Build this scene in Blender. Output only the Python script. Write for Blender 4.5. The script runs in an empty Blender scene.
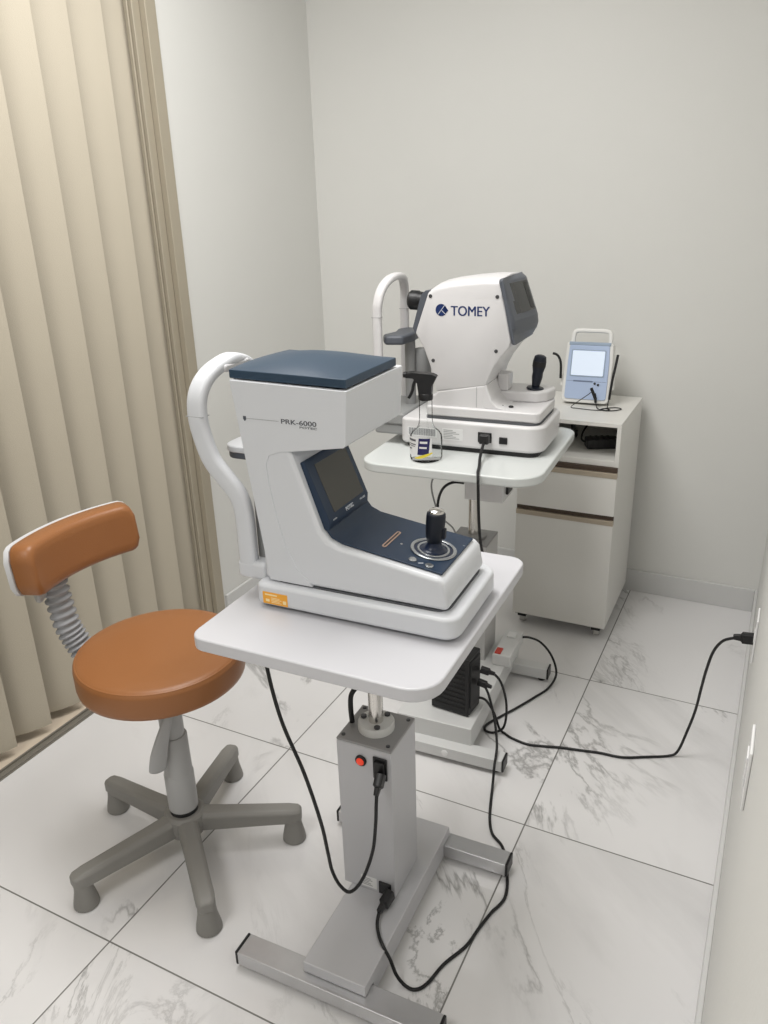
import bpy, bmesh, math, random
from mathutils import Vector, Matrix
random.seed(7)
PI = math.pi
COL = bpy.context.scene.collection
R = math.radians

# ------------------------------------------------------------------ materials
def mat(name, color, rough=0.5, metal=0.0, coat=0.0, emit=None, estr=0.0, noise=0.0, nscale=8.0, bump=0.0, bscale=200.0, trans=0.0, ior=1.45):
    m = bpy.data.materials.new(name); m.use_nodes = True
    nt = m.node_tree; b = nt.nodes['Principled BSDF']
    b.inputs['Base Color'].default_value = (*color, 1)
    b.inputs['Roughness'].default_value = rough
    b.inputs['Metallic'].default_value = metal
    b.inputs['Coat Weight'].default_value = coat
    b.inputs['Transmission Weight'].default_value = trans
    b.inputs['IOR'].default_value = ior
    if emit:
        b.inputs['Emission Color'].default_value = (*emit, 1); b.inputs['Emission Strength'].default_value = estr
    tc = nt.nodes.new('ShaderNodeTexCoord')
    if noise > 0:
        n = nt.nodes.new('ShaderNodeTexNoise'); n.inputs['Scale'].default_value = nscale; n.inputs['Detail'].default_value = 4
        nt.links.new(tc.outputs['Object'], n.inputs['Vector'])
        mx = nt.nodes.new('ShaderNodeMix'); mx.data_type = 'RGBA'
        mx.inputs['A'].default_value = (*[c*(1-noise) for c in color], 1)
        mx.inputs['B'].default_value = (*[min(1, c*(1+noise)) for c in color], 1)
        nt.links.new(n.outputs['Fac'], mx.inputs['Factor']); nt.links.new(mx.outputs['Result'], b.inputs['Base Color'])
    if bump > 0:
        n = nt.nodes.new('ShaderNodeTexNoise'); n.inputs['Scale'].default_value = bscale; n.inputs['Detail'].default_value = 3
        nt.links.new(tc.outputs['Object'], n.inputs['Vector'])
        bp = nt.nodes.new('ShaderNodeBump'); bp.inputs['Strength'].default_value = bump; bp.inputs['Distance'].default_value = 0.002
        nt.links.new(n.outputs['Fac'], bp.inputs['Height']); nt.links.new(bp.outputs['Normal'], b.inputs['Normal'])
    return m

M = {}
M['wall'] = mat('wall_paint', (0.73, 0.728, 0.7), .55, noise=.02, nscale=3, bump=.15, bscale=160)
M['ceil'] = mat('ceiling_paint', (.80, .79, .77), .8, noise=.01)
M['skirting'] = mat('skirting_porcelain', (0.66, 0.66, 0.65), .3, noise=.03, nscale=5)
M['frame'] = mat('beige_aluminium', (.40, .355, .275), .45, .1, noise=.03, nscale=20)
M['rail'] = mat('bronze_rail', (0.27, 0.25, 0.215), .4, .3, noise=.06, nscale=30)
M['sill'] = mat('cream_sill', (0.74, 0.63, 0.5), .4, noise=.08, nscale=12)
M['fabric'] = mat('beige_blind_fabric', (0.5, 0.45, 0.36), .75, noise=.04, nscale=2.5, bump=.25, bscale=500)
M['glass_dark'] = mat('window_glass', (.25, .27, .27), .1, noise=.03)
M['leather'] = mat('tan_leatherette', (0.31, 0.125, 0.042), .36, noise=.05, nscale=6, bump=.2, bscale=420)
M['stoolgrey'] = mat('warm_grey_plastic', (0.26, 0.252, 0.235), .5, noise=.08, nscale=7, bump=.1, bscale=300)
M['tubegrey'] = mat('light_grey_plastic', (0.42, 0.42, 0.42), .42, noise=.03)
M['bellows'] = mat('grey_rubber_bellows', (.33, .335, .35), .5, noise=.04)
M['shell'] = mat('pale_grey_shell', (.62, .62, .63), .4, noise=.02)
M['laminate'] = mat('white_laminate', (0.63, 0.63, 0.66), .28, noise=.012, nscale=4)
M['laminate_b'] = mat('cool_white_laminate', (0.66, 0.685, 0.675), .28, noise=.012, nscale=4)
M['steelpaint'] = mat('silver_painted_steel', (0.56, 0.56, 0.58), .42, .25, noise=.02, nscale=4)
M['alu'] = mat('brushed_aluminium', (.58, .58, .59), .32, .75, noise=.05, nscale=40)
M['coltop'] = mat('grey_steel_lid', (.33, .325, .325), .45, .3, noise=.03)
M['steelbase2'] = mat('off_white_steel', (0.7, 0.705, 0.7), .45, .1, noise=.02)
M['steelcol2'] = mat('grey_steel_column', (0.54, 0.535, 0.53), .42, .25, noise=.02)
M['chrome'] = mat('chrome', (.72, .70, .67), .16, 1.0, noise=.02)
M['flange'] = mat('white_nylon_flange', (.70, .70, .685), .45, noise=.02)
M['black'] = mat('black_plastic', (.012, .012, .013), .38, noise=.1, nscale=30)
M['rubber'] = mat('black_rubber', (.010, .010, .011), .5, noise=.1, nscale=40)
M['screw'] = mat('dark_screw', (.10, .10, .105), .35, .6, noise=.05)
M['devwhite'] = mat('cool_white_abs', (0.69, 0.705, 0.735), .33, noise=.01, nscale=5, bump=.04, bscale=700)
M['devwhite2'] = mat('warm_white_abs', (0.7, 0.69, 0.695), .33, noise=.01, nscale=5, bump=.04, bscale=700)
M['navy'] = mat('navy_abs', (0.016, 0.033, 0.066), .42, noise=.06, nscale=10, bump=.08, bscale=600)
M['navylid'] = mat('slate_navy_abs', (0.027, 0.053, 0.088), .42, noise=.10, nscale=7, bump=.08, bscale=600)
M['navydark'] = mat('dark_navy_grip', (0.006, 0.009, 0.018), .42, noise=.06)
M['bootblue'] = mat('blue_joystick_boot', (0.01, 0.018, 0.045), .3, noise=.06)
M['greydark'] = mat('slate_grey_abs', (0.095, 0.105, 0.125), .42, noise=.04, bump=.05, bscale=600)
M['screen'] = mat('unlit_screen', (.062, .060, .052), .18, noise=.02)
M['screen2'] = mat('unlit_dark_screen', (.04, .042, .042), .2, noise=.03)
M['ring'] = mat('silver_ring', (.42, .44, .46), .25, .8, noise=.04)
M['seam'] = mat('panel_seam', (.10, .105, .115), .6, noise=.03)
M['midgrey'] = mat('mid_grey_plastic', (.30, .305, .305), .5, noise=.03)
M['orange'] = mat('orange_sticker', (.92, .42, .045), .5, noise=.02)
M['paper'] = mat('white_sticker', (.80, .80, .80), .5, noise=.02)
M['ink'] = mat('grey_ink', (.09, .095, .11), .6, noise=.05)
M['inkmid'] = mat('pale_ink', (.38, .385, .39), .6, noise=.05)
M['inkwhite'] = mat('white_ink', (.62, .65, .70), .5, noise=.02)
M['inkyellow'] = mat('pale_yellow_ink', (.98, .78, .42), .5, noise=.02)
M['logoblue'] = mat('logo_navy', (.012, .030, .125), .4, noise=.02)
M['copper'] = mat('copper_slot', (.48, .33, .26), .4, .4, noise=.05)
M['redled'] = mat('red_lit_switch', (.75, .04, .02), .3, emit=(1, .10, .04), estr=.3, noise=.02)
M['redplastic'] = mat('red_plastic', (.55, .05, .03), .4, noise=.02)
M['cabinet'] = mat('off_white_mdf', (0.76, 0.75, 0.715), .4, noise=.012, nscale=4)
M['champagne'] = mat('champagne_aluminium', (.50, .43, .34), .38, .5, noise=.05, nscale=30)
M['bronze'] = mat('dark_bronze_groove', (.085, .06, .045), .45, .3, noise=.05)
M['caster'] = mat('translucent_grey_wheel', (.45, .44, .42), .3, noise=.03)
M['tabwhite'] = mat('tablet_white', (.80, .795, .77), .38, noise=.01)
M['tabblue'] = mat('tablet_pale_blue', (.46, .56, .76), .35, noise=.03)
M['tabblued'] = mat('tablet_grey_blue', (.33, .41, .52), .4, noise=.03)
M['tabscreen'] = mat('lit_screen', (.55, .62, .72), .16, emit=(.78, .87, 1.0), estr=.42, noise=.02)
M['tabblue_line'] = mat('tablet_line', (.16, .2, .3), .5, noise=.03)
M['bottlelabelnavy'] = mat('label_navy', (.02, .018, .10), .4, noise=.02)
M['yellow'] = mat('label_yellow', (.80, .66, .06), .4, noise=.02)
M['whiteplug'] = mat('white_switch_plastic', (.84, .84, .84), .25, noise=.01)

def mat_clear():
    m = bpy.data.materials.new('clear_plastic'); m.use_nodes = True; nt = m.node_tree
    out = nt.nodes['Material Output']; nt.nodes.remove(nt.nodes['Principled BSDF'])
    tr = nt.nodes.new('ShaderNodeBsdfTransparent'); tr.inputs[0].default_value = (.985, .99, .988, 1)
    gl = nt.nodes.new('ShaderNodeBsdfGlossy'); gl.inputs['Roughness'].default_value = .08
    lw = nt.nodes.new('ShaderNodeLayerWeight'); lw.inputs['Blend'].default_value = .08
    n = nt.nodes.new('ShaderNodeTexNoise'); n.inputs['Scale'].default_value = 40
    tc = nt.nodes.new('ShaderNodeTexCoord'); nt.links.new(tc.outputs['Object'], n.inputs['Vector'])
    bp = nt.nodes.new('ShaderNodeBump'); bp.inputs['Strength'].default_value = .15; nt.links.new(n.outputs['Fac'], bp.inputs['Height'])
    nt.links.new(bp.outputs['Normal'], gl.inputs['Normal'])
    mx = nt.nodes.new('ShaderNodeMixShader')
    nt.links.new(lw.outputs['Fresnel'], mx.inputs[0]); nt.links.new(tr.outputs[0], mx.inputs[1]); nt.links.new(gl.outputs[0], mx.inputs[2])
    nt.links.new(mx.outputs[0], out.inputs['Surface'])
    return m
M['clear'] = mat_clear()

def mat_marble():
    m = bpy.data.materials.new('marble_floor_tiles'); m.use_nodes = True; nt = m.node_tree; N = nt.nodes; L = nt.links
    b = N['Principled BSDF']
    tc = N.new('ShaderNodeTexCoord'); sx = N.new('ShaderNodeSeparateXYZ'); L.new(tc.outputs['Object'], sx.inputs[0])
    def mth(op, a, bb=None, c=None):
        n = N.new('ShaderNodeMath'); n.operation = op
        for i, v in enumerate((a, bb, c)):
            if v is None: continue
            if isinstance(v, (int, float)): n.inputs[i].default_value = v
            else: L.new(v, n.inputs[i])
        return n.outputs[0]
    T = .7206
    u = mth('DIVIDE', mth('ADD', sx.outputs['X'], .4272), T)
    v = mth('DIVIDE', mth('SUBTRACT', sx.outputs['Y'], 3.0), T)
    fu = mth('FRACT', u); fv = mth('FRACT', v)
    du = mth('MINIMUM', fu, mth('SUBTRACT', 1.0, fu)); dv = mth('MINIMUM', fv, mth('SUBTRACT', 1.0, fv))
    d = mth('MULTIPLY', mth('MINIMUM', du, dv), T)
    gr = N.new('ShaderNodeMapRange'); gr.inputs['From Min'].default_value = .0013; gr.inputs['From Max'].default_value = .0022
    gr.inputs['To Min'].default_value = 1; gr.inputs['To Max'].default_value = 0; L.new(d, gr.inputs['Value'])
    idv = N.new('ShaderNodeCombineXYZ'); L.new(mth('FLOOR', u), idv.inputs[0]); L.new(mth('FLOOR', v), idv.inputs[1])
    wn = N.new('ShaderNodeTexWhiteNoise'); wn.noise_dimensions = '3D'; L.new(idv.outputs[0], wn.inputs['Vector'])
    off = N.new('ShaderNodeVectorMath'); off.operation = 'SCALE'; off.inputs['Scale'].default_value = 9.0; L.new(wn.outputs['Color'], off.inputs[0])
    mp = N.new('ShaderNodeMapping'); mp.inputs['Scale'].default_value = (1.9, .75, 1)
    mr = N.new('ShaderNodeMapping'); mr.inputs['Rotation'].default_value = (0, 0, R(140)); L.new(tc.outputs['Object'], mr.inputs['Vector']); L.new(mr.outputs[0], mp.inputs['Vector'])
    ad = N.new('ShaderNodeVectorMath'); ad.operation = 'ADD'; L.new(mp.outputs[0], ad.inputs[0]); L.new(off.outputs[0], ad.inputs[1])
    def noise(scale, detail, dist, rough=.55):
        n = N.new('ShaderNodeTexNoise'); n.inputs['Scale'].default_value = scale; n.inputs['Detail'].default_value = detail
        n.inputs['Distortion'].default_value = dist; n.inputs['Roughness'].default_value = rough
        L.new(ad.outputs[0], n.inputs['Vector']); return n.outputs['Fac']
    def ridge(fac, w):
        a = mth('ABSOLUTE', mth('SUBTRACT', fac, .5))
        r = N.new('ShaderNodeMapRange'); r.inputs['From Min'].default_value = 0; r.inputs['From Max'].default_value = w
        r.inputs['To Min'].default_value = 1; r.inputs['To Max'].default_value = 0; L.new(a, r.inputs['Value'])
        return mth('POWER', r.outputs[0], 1.6)
    def ramp(fac, a, c):
        r = N.new('ShaderNodeMapRange'); r.inputs['From Min'].default_value = a; r.inputs['From Max'].default_value = c; L.new(fac, r.inputs['Value']); return r.outputs[0]
    v1 = mth('MULTIPLY', ridge(noise(1.05, 7, .8, .60), .022), ramp(noise(1.5, 3, 0), .47, .62))
    v2 = mth('MULTIPLY', ridge(noise(2.3, 8, 1.1, .66), .030), ramp(noise(1.1, 4, .3), .54, .68))
    cl = mth('MULTIPLY', ramp(noise(1.3, 6, .8, .62), .54, .76), .24)
    tot = mth('MINIMUM', mth('ADD', mth('ADD', mth('MULTIPLY', v1, .75), mth('MULTIPLY', v2, .75)), cl), 1.0)
    mx = N.new('ShaderNodeMix'); mx.data_type = 'RGBA'
    mx.inputs['A'].default_value = (.80, .79, .79, 1); mx.inputs['B'].default_value = (.27, .265, .26, 1); L.new(tot, mx.inputs['Factor'])
    mg = N.new('ShaderNodeMix'); mg.data_type = 'RGBA'; L.new(mx.outputs['Result'], mg.inputs['A'])
    mg.inputs['B'].default_value = (.19, .185, .175, 1); L.new(gr.outputs[0], mg.inputs['Factor'])
    L.new(mg.outputs['Result'], b.inputs['Base Color'])
    rr = mth('ADD', mth('MULTIPLY', gr.outputs[0], .5), .065); L.new(rr, b.inputs['Roughness'])
    b.inputs['IOR'].default_value = 1.5
    bp = N.new('ShaderNodeBump'); bp.inputs['Strength'].default_value = .5; bp.inputs['Distance'].default_value = .001; bp.invert = True
    L.new(gr.outputs[0], bp.inputs['Height']); L.new(bp.outputs[0], b.inputs['Normal'])
    return m
M['marble'] = mat_marble()

# ------------------------------------------------------------------ mesh helpers
def V(*a): return Vector(a)
def box(bm, c, s, rot=None):
    mt = Matrix.Translation(c)
    if rot is not None: mt = mt @ rot
    mt = mt @ Matrix.Diagonal((s[0], s[1], s[2], 1))
    return bmesh.ops.create_cube(bm, size=1, matrix=mt)
def bb(bm, x0, x1, y0, y1, z0, z1):
    return box(bm, ((x0+x1)/2, (y0+y1)/2, (z0+z1)/2), (x1-x0, y1-y0, z1-z0))
def prism(bm, pts, axis, a, b):
    """pts: 2D outline; axis 'y' -> (x,z), 'z' -> (x,y), 'x' -> (y,z); extruded from a to b"""
    def P(p, t):
        return {'y': (p[0], t, p[1]), 'z': (p[0], p[1], t), 'x': (t, p[0], p[1])}[axis]
    A = [bm.verts.new(P(p, a)) for p in pts]; B = [bm.verts.new(P(p, b)) for p in pts]
    n = len(pts); fs = [bm.faces.new(A), bm.faces.new(B[::-1])]
    for i in range(n):
        fs.append(bm.faces.new((A[i], B[i], B[(i+1) % n], A[(i+1) % n])))
    bmesh.ops.recalc_face_normals(bm, faces=fs)
    return fs
def rrect(x0, x1, y0, y1, r, n=6):
    if not isinstance(r, (tuple, list)): r = (r,)*4
    out = []
    for k, (cx, cy, a0) in enumerate(((x1-r[0], y1-r[0], 0), (x0+r[1], y1-r[1], 90), (x0+r[2], y0+r[2], 180), (x1-r[3], y0+r[3], 270))):
        for i in range(n+1):
            a = R(a0+90*i/n); out.append((cx+r[k]*math.cos(a), cy+r[k]*math.sin(a)))
    return out
def fillet(pts, rad, n=5):
    """round the corners of a closed outline"""
    out = []; m = len(pts)
    if not isinstance(rad, (list, tuple)): rad = [rad]*m
    for i in range(m):
        p = Vector(pts[i]); a = Vector(pts[i-1])-p; b = Vector(pts[(i+1) % m])-p; r = rad[i]
        if r <= 0: out.append(tuple(p)); continue
        la, lb = a.length, b.length; a.normalize(); b.normalize()
        ang = math.acos(max(-1, min(1, a.dot(b)))); t = min(r/math.tan(ang/2), la*.49, lb*.49)
        p0 = p+a*t; p1 = p+b*t
        for k in range(n+1):
            s = k/n; out.append(tuple((1-s)**2*p0+2*s*(1-s)*p+s*s*p1))
    return out
def lathe(bm, prof, c=(0, 0, 0), n=32, axis=None, cap=True):
    rings = []; mt = Matrix.Translation(c)
    if axis is not None: mt = mt @ Vector((0, 0, 1)).rotation_difference(Vector(axis)).to_matrix().to_4x4()
    fs = []
    for r, z in prof:
        rings.append([bm.verts.new(mt @ Vector((r*math.cos(2*PI*i/n), r*math.sin(2*PI*i/n), z))) for i in range(n)])
    for a, b in zip(rings, rings[1:]):
        for i in range(n): fs.append(bm.faces.new((a[i], a[(i+1) % n], b[(i+1) % n], b[i])))
    if cap:
        fs.append(bm.faces.new(rings[0][::-1])); fs.append(bm.faces.new(rings[-1]))
    bmesh.ops.recalc_face_normals(bm, faces=fs)
def cyl(bm, p0, p1, r0, r1=None, n=20):
    p0 = Vector(p0); p1 = Vector(p1); r1 = r0 if r1 is None else r1
    lathe(bm, [(r0, 0), (r1, (p1-p0).length)], p0, n, (p1-p0))
def catmull(pts, per=8, closed=False):
    P = [Vector(p) for p in pts]; out = []; n = len(P)
    for i in range(n-1 if not closed else n):
        g = lambda k: P[k % n] if closed else P[max(0, min(n-1, k))]
        a, b, c, d = g(i-1), g(i), g(i+1), g(i+2)
        for k in range(per):
            t = k/per
            out.append(.5*((2*b)+(c-a)*t+(2*a-5*b+4*c-d)*t*t+(3*b-a-3*c+d)*t**3))
    if not closed: out.append(P[-1])
    return out
def sweep(bm, path, sec, up=None, scales=None):
    """sweep a 2D closed section along a path; up = fixed reference for a stable frame"""
    rings = []; n = len(path); prev = None; fs = []
    for i, p in enumerate(path):
        t = (path[min(i+1, n-1)]-path[max(i-1, 0)]).normalized()
        if up is not None: ref = Vector(up)
        else:
            ref = prev if prev is not None else (Vector((0, 0, 1)) if abs(t.z) < .9 else Vector((1, 0, 0)))
        u = (ref-t*ref.dot(t)).normalized(); w = t.cross(u)
        if up is None: prev = u
        s = scales[i] if scales else 1
        rings.append([bm.verts.new(p+u*q[0]*s+w*q[1]*s) for q in sec])
    m = len(sec)
    for a, b in zip(rings, rings[1:]):
        for k in range(m): fs.append(bm.faces.new((a[k], a[(k+1) % m], b[(k+1) % m], b[k])))
    fs.append(bm.faces.new(rings[0][::-1])); fs.append(bm.faces.new(rings[-1]))
    bmesh.ops.recalc_face_normals(bm, faces=fs)
def circ(r, n=10, ry=None): return [(r*math.cos(2*PI*i/n), (ry or r)*math.sin(2*PI*i/n)) for i in range(n)]
def tube(bm, pts, r, per=8, n=10, smooth=True):
    sweep(bm, catmull(pts, per) if smooth else [Vector(p) for p in pts], circ(r, n))
def torus(bm, c, Rm, r, n=40, k=10, axis=(0, 0, 1), flat=1.0):
    q = Vector((0, 0, 1)).rotation_difference(Vector(axis)).to_matrix(); c = Vector(c); rings = []
    for i in range(n):
        a = 2*PI*i/n
        rings.append([bm.verts.new(c+q @ Vector(((Rm+r*math.cos(b))*math.cos(a), (Rm+r*math.cos(b))*math.sin(a), flat*r*math.sin(b)))) for b in [2*PI*j/k for j in range(k)]])
    fs = []
    for i in range(n):
        a, b = rings[i], rings[(i+1) % n]
        for j in range(k): fs.append(bm.faces.new((a[j], b[j], b[(j+1) % k], a[(j+1) % k])))
    bmesh.ops.recalc_face_normals(bm, faces=fs)

def build(name, fn, m, parent=None, bevel=0, segs=3, sharp=35, loc=None, rot=None, kind=None, ang=30):
    bm = bmesh.new(); fn(bm) if callable(fn) else None
    for f in bm.faces: f.smooth = True
    if not bevel:
        for e in bm.edges:
            if len(e.link_faces) == 2 and e.calc_face_angle(0) > R(sharp): e.smooth = False
    me = bpy.data.meshes.new(name); bm.to_mesh(me); bm.free()
    me.materials.append(M[m] if isinstance(m, str) else m)
    o = bpy.data.objects.new(name, me); COL.objects.link(o)
    if parent: o.parent = parent
    if loc is not None: o.location = loc
    if rot is not None: o.rotation_euler = rot
    if kind: o['kind'] = kind
    if bevel:
        md = o.modifiers.new('bevel', 'BEVEL'); md.width = bevel; md.segments = segs; md.limit_method = 'ANGLE'; md.angle_limit = R(ang)
        md.harden_normals = True
    return o
def empty(name, label, cat, loc=(0, 0, 0), rz=0, rot=None, group=None):
    o = bpy.data.objects.new(name, None); COL.objects.link(o); o.empty_display_size = .05
    o.location = loc; o.rotation_euler = rot if rot else (0, 0, rz)
    tag(o, label, cat, group); return o
def tag(o, label, cat, group=None):
    o['label'] = label; o['category'] = cat
    if group: o['group'] = group
    return o
def lab(o, label): o['label'] = label; return o
def text(name, s, size, m, parent, loc, rot, depth=.0003, sx=1.0, bold=0.0, shear=0.0, align='LEFT', spacing=1.0, heavy=0.0):
    cu = bpy.data.curves.new(name, 'FONT'); cu.body = s; cu.size = size; cu.extrude = depth; cu.align_x = align; cu.offset = bold; cu.shear = shear
    cu.space_character = spacing
    t = bpy.data.objects.new(name, cu); COL.objects.link(t)
    dg = bpy.context.evaluated_depsgraph_get(); me = bpy.data.meshes.new_from_object(t.evaluated_get(dg))
    COL.objects.unlink(t); bpy.data.objects.remove(t)
    if heavy:                                   # a heavier cut of the same letters
        bm = bmesh.new(); bm.from_mesh(me); g = bm.verts[:]+bm.edges[:]+bm.faces[:]
        for k in (-1, 1):
            r = bmesh.ops.duplicate(bm, geom=g)
            bmesh.ops.translate(bm, verts=[v for v in r['geom'] if isinstance(v, bmesh.types.BMVert)], vec=(heavy*k, 0, .00002*k))
        bm.to_mesh(me); bm.free()
    me.materials.clear(); me.materials.append(M[m])
    o = bpy.data.objects.new(name, me); COL.objects.link(o)
    if parent: o.parent = parent
    o.location = loc; o.rotation_euler = rot; o.scale = (sx, 1, 1)
    return o

# ------------------------------------------------------------------ setting
XR, XL, YB, YF, ZC = .036, -1.82, 3.0, -1.6, 2.6
def struct(name, fn, m, bevel=0, parent=None): return build(name, fn, m, parent, bevel, kind=None if parent else 'structure')
struct('floor', lambda b: bb(b, XL, XR, YF, YB, -.05, 0), 'marble')
struct('ceiling', lambda b: bb(b, XL-.3, XR+.1, YF-.1, YB+.1, ZC, ZC+.05), 'ceil')
struct('wall_back', lambda b: bb(b, XL-.3, XR+.1, YB, YB+.1, -.05, ZC), 'wall')
struct('wall_right', lambda b: bb(b, XR, XR+.1, YF, YB, -.05, ZC), 'wall')
struct('wall_front', lambda b: bb(b, XL-.3, XR+.1, YF-.1, YF, -.05, ZC), 'wall')
struct('wall_left', lambda b: bb(b, XL-.20, XL, 2.132, YB, -.05, ZC), 'wall')
struct('wall_left_lintel', lambda b: bb(b, XL-.20, XL, YF, 2.132, 2.48, ZC), 'wall')
SK = .092
struct('baseboard_back', lambda b: bb(b, XL+.012, XR-.010, YB-.012, YB, 0, SK), 'skirting', .002)
struct('baseboard_right', lambda b: bb(b, XR-.010, XR, YF, YB, 0, SK), 'skirting', .002)
def _bl(b):
    bb(b, XL, XL+.012, 2.145, 2.398, 0, SK); bb(b, XL, XL+.012, 2.401, YB, 0, SK)
struct('baseboard_left', _bl, 'skirting', .002)
# window with its frame, sill and rail
struct('trim_1', lambda b: bb(b, XL-.175, XL-.035, YF, 2.13, -.05, .004), 'sill')
def _rail(b):
    bb(b, XL-.035, XL, YF, 2.075, -.05, .004); bb(b, XL-.032, XL-.026, YF, 2.075, .004, .010); bb(b, XL-.009, XL-.003, YF, 2.075, .004, .010)
struct('trim_2', _rail, 'rail')
def _jamb(b):
    bb(b, XL-.032, XL+.008, 2.084, 2.131, 0, 2.48)
    bb(b, XL-.032, XL-.012, 2.050, 2.082, 0, 2.48)
    bb(b, XL-.036, XL-.022, 2.040, 2.047, 0, 2.48)
struct('trim_3', _jamb, 'frame', .003)
struct('window_1', lambda b: bb(b, XL-.195, XL-.175, YF, 2.08, -.05, 2.5), 'glass_dark')

# vertical blind: one thing, each slat a part
bl = empty('vertical_blind', 'beige vertical blind of tall overlapping slats in front of the window behind the stool', 'blind', (XL-.090, 2.075, 0))
def slat(b):
    # slightly bowed vane, turned so that its far edge comes into the room
    L = .128; th = .0012; n = 10; up = []; dn = []
    for i in range(n+1):
        s = i/n; y = s*L; x = .009*math.sin(PI*s) + .010*s
        up.append((x, y)); dn.append((x-th, y))
    prism(b, up+dn[::-1], 'z', .036, 2.40)
s0 = None
for i in range(22):
    if s0 is None: o = s0 = build('slat', slat, 'fabric', bl, sharp=60)
    else:
        o = s0.copy(); COL.objects.link(o); o.parent = bl
    o.location = (-.014, -.105-.1265*i, 0); o.rotation_euler = (0, 0, R(-24 + random.uniform(-3, 3)))
build('slat', lambda b: bb(b, -.004, -.0025, -.105, -.002, .03, 2.40), 'fabric', bl)
build('headrail', lambda b: bb(b, -.03, .03, -3.6, .05, 2.402, 2.45), 'frame', bl, .003)

# ------------------------------------------------------------------ stool
st = empty('swivel_stool', 'round tan leatherette stool with a curved backrest and five-legged grey base', 'stool', (-1.169, 1.135, 0))
SR = .1885
def _seat(b):
    lathe(b, [(0.001, .510), (.155, .510), (.178, .511), (.1865, .516), (SR, .526), (SR, .564), (.187, .573), (.180, .5785), (.170, .5815), (.12, .580), (.06, .5785), (.001, .578)], n=64, cap=False)
seat = build('seat', _seat, 'leather', st, sharp=50)
build('piping', lambda b: torus(b, (0, 0, .5745), .1825, .0030, 64, 8), 'leather', seat)
build('seat_plate', lambda b: (bb(b, -.09, .09, -.07, .07, .491, .510), bb(b, -.235, -.02, -.022, .022, .485, .503)), 'black', st, .004)
build('gas_column', lambda b: (lathe(b, [(.0355, .132), (.0355, .232), (.0335, .236)], n=32), lathe(b, [(.0335, .233), (.0325, .340), (.030, .344)], n=32), lathe(b, [(.0275, .33), (.0275, .493)], n=32)), 'tubegrey', st)
build('column_ring', lambda b: lathe(b, [(.0340, .120), (.0340, .132)], n=32), 'black', st)
def _lever(b):
    p = catmull([(.032, -.020, .440), (.030, -.036, .420), (.022, -.048, .385), (.010, -.056, .340), (.001, -.060, .300), (-.003, -.061, .275)], 5)
    sc = [.35+.65*min(1, max(0, i/(len(p)-1)*1.6-.1)) for i in range(len(p))]; sc[-1] = .55; sc[-2] = .85
    sweep(b, p, circ(.0075, 14, .021), up=(.85, -.5, .1), scales=sc)
build('lever', _lever, 'tubegrey', st, sharp=60)
build('hub', lambda b: lathe(b, [(.02, .050), (.044, .058), (.052, .085), (.050, .112), (.042, .119), (.02, .120)], n=32), 'stoolgrey', st)
for k in range(5):
    a = R(31+72*k-144+0); ca, sa = math.cos(a), math.sin(a)
    def _leg(b):
        sec = [(-.5, -.5), (.5, -.5), (.5, .30), (.30, .5), (-.30, .5), (-.5, .30)]
        prof = [(.030, .050, .066, .116), (.10, .046, .064, .111), (.20, .044, .063, .104), (.255, .044, .062, .100), (.278, .038, .064, .097), (.287, .026, .066, .092)]
        rings = [[b.verts.new((r, q[0]*w, (z0+z1)/2+q[1]*(z1-z0))) for q in sec] for r, w, z0, z1 in prof]
        fs = []
        for A, B in zip(rings, rings[1:]):
            for i in range(6): fs.append(b.faces.new((A[i], A[(i+1) % 6], B[(i+1) % 6], B[i])))
        fs += [b.faces.new(rings[0][::-1]), b.faces.new(rings[-1])]
        bmesh.ops.recalc_face_normals(b, faces=fs)
    lg = build('leg', _leg, 'stoolgrey', st, .006, rot=(0, 0, a))
    build('foot', lambda b: lathe(b, [(.027, 0), (.0295, .003), (.028, .015), (.022, .045), (.0205, .064), (.0185, .066)], (.264, 0, 0), 24), 'stoolgrey', lg)
# backrest: cushion bent on an arc about the sitter, white shell behind
BC = Vector((.105, .020, 0)); BRAD = .36
def arcpad(b, half, r0, r1, z0, z1, rc, n=28):
    # outline (s,z) with rounded corners, lofted over thickness
    ol = rrect(-half, half, z0, z1, rc, 6)
    def P(s, z, r):
        a = PI + s/BRAD
        lean = (z-(z0+z1)/2)*-.10
        return BC + Vector((math.cos(a)*r + lean, math.sin(a)*r, z))
    lay = [(r1, -.010), (r1-.004, 0), (r0+.014, 0), (r0+.006, -.004), (r0, -.013)]
    rings = []
    for r, ins in lay:
        pts = rrect(-half-ins, half+ins, z0-ins, z1+ins, max(.004, rc+ins), 6)
        rings.append([b.verts.new(P(s, z, r)) for s, z in pts])
    fs = []; m = len(rings[0])
    for A, B in zip(rings, rings[1:]):
        for i in range(m): fs.append(b.faces.new((A[i], A[(i+1) % m], B[(i+1) % m], B[i])))
    for rg in (rings[0], rings[-1]):
        # fill: strips across between the bottom and the top edge
        f = b.faces.new(rg); 
        r = bmesh.ops.triangulate(b, faces=[f]); fs += r['faces']
    bmesh.ops.recalc_face_normals(b, faces=fs)
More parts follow.
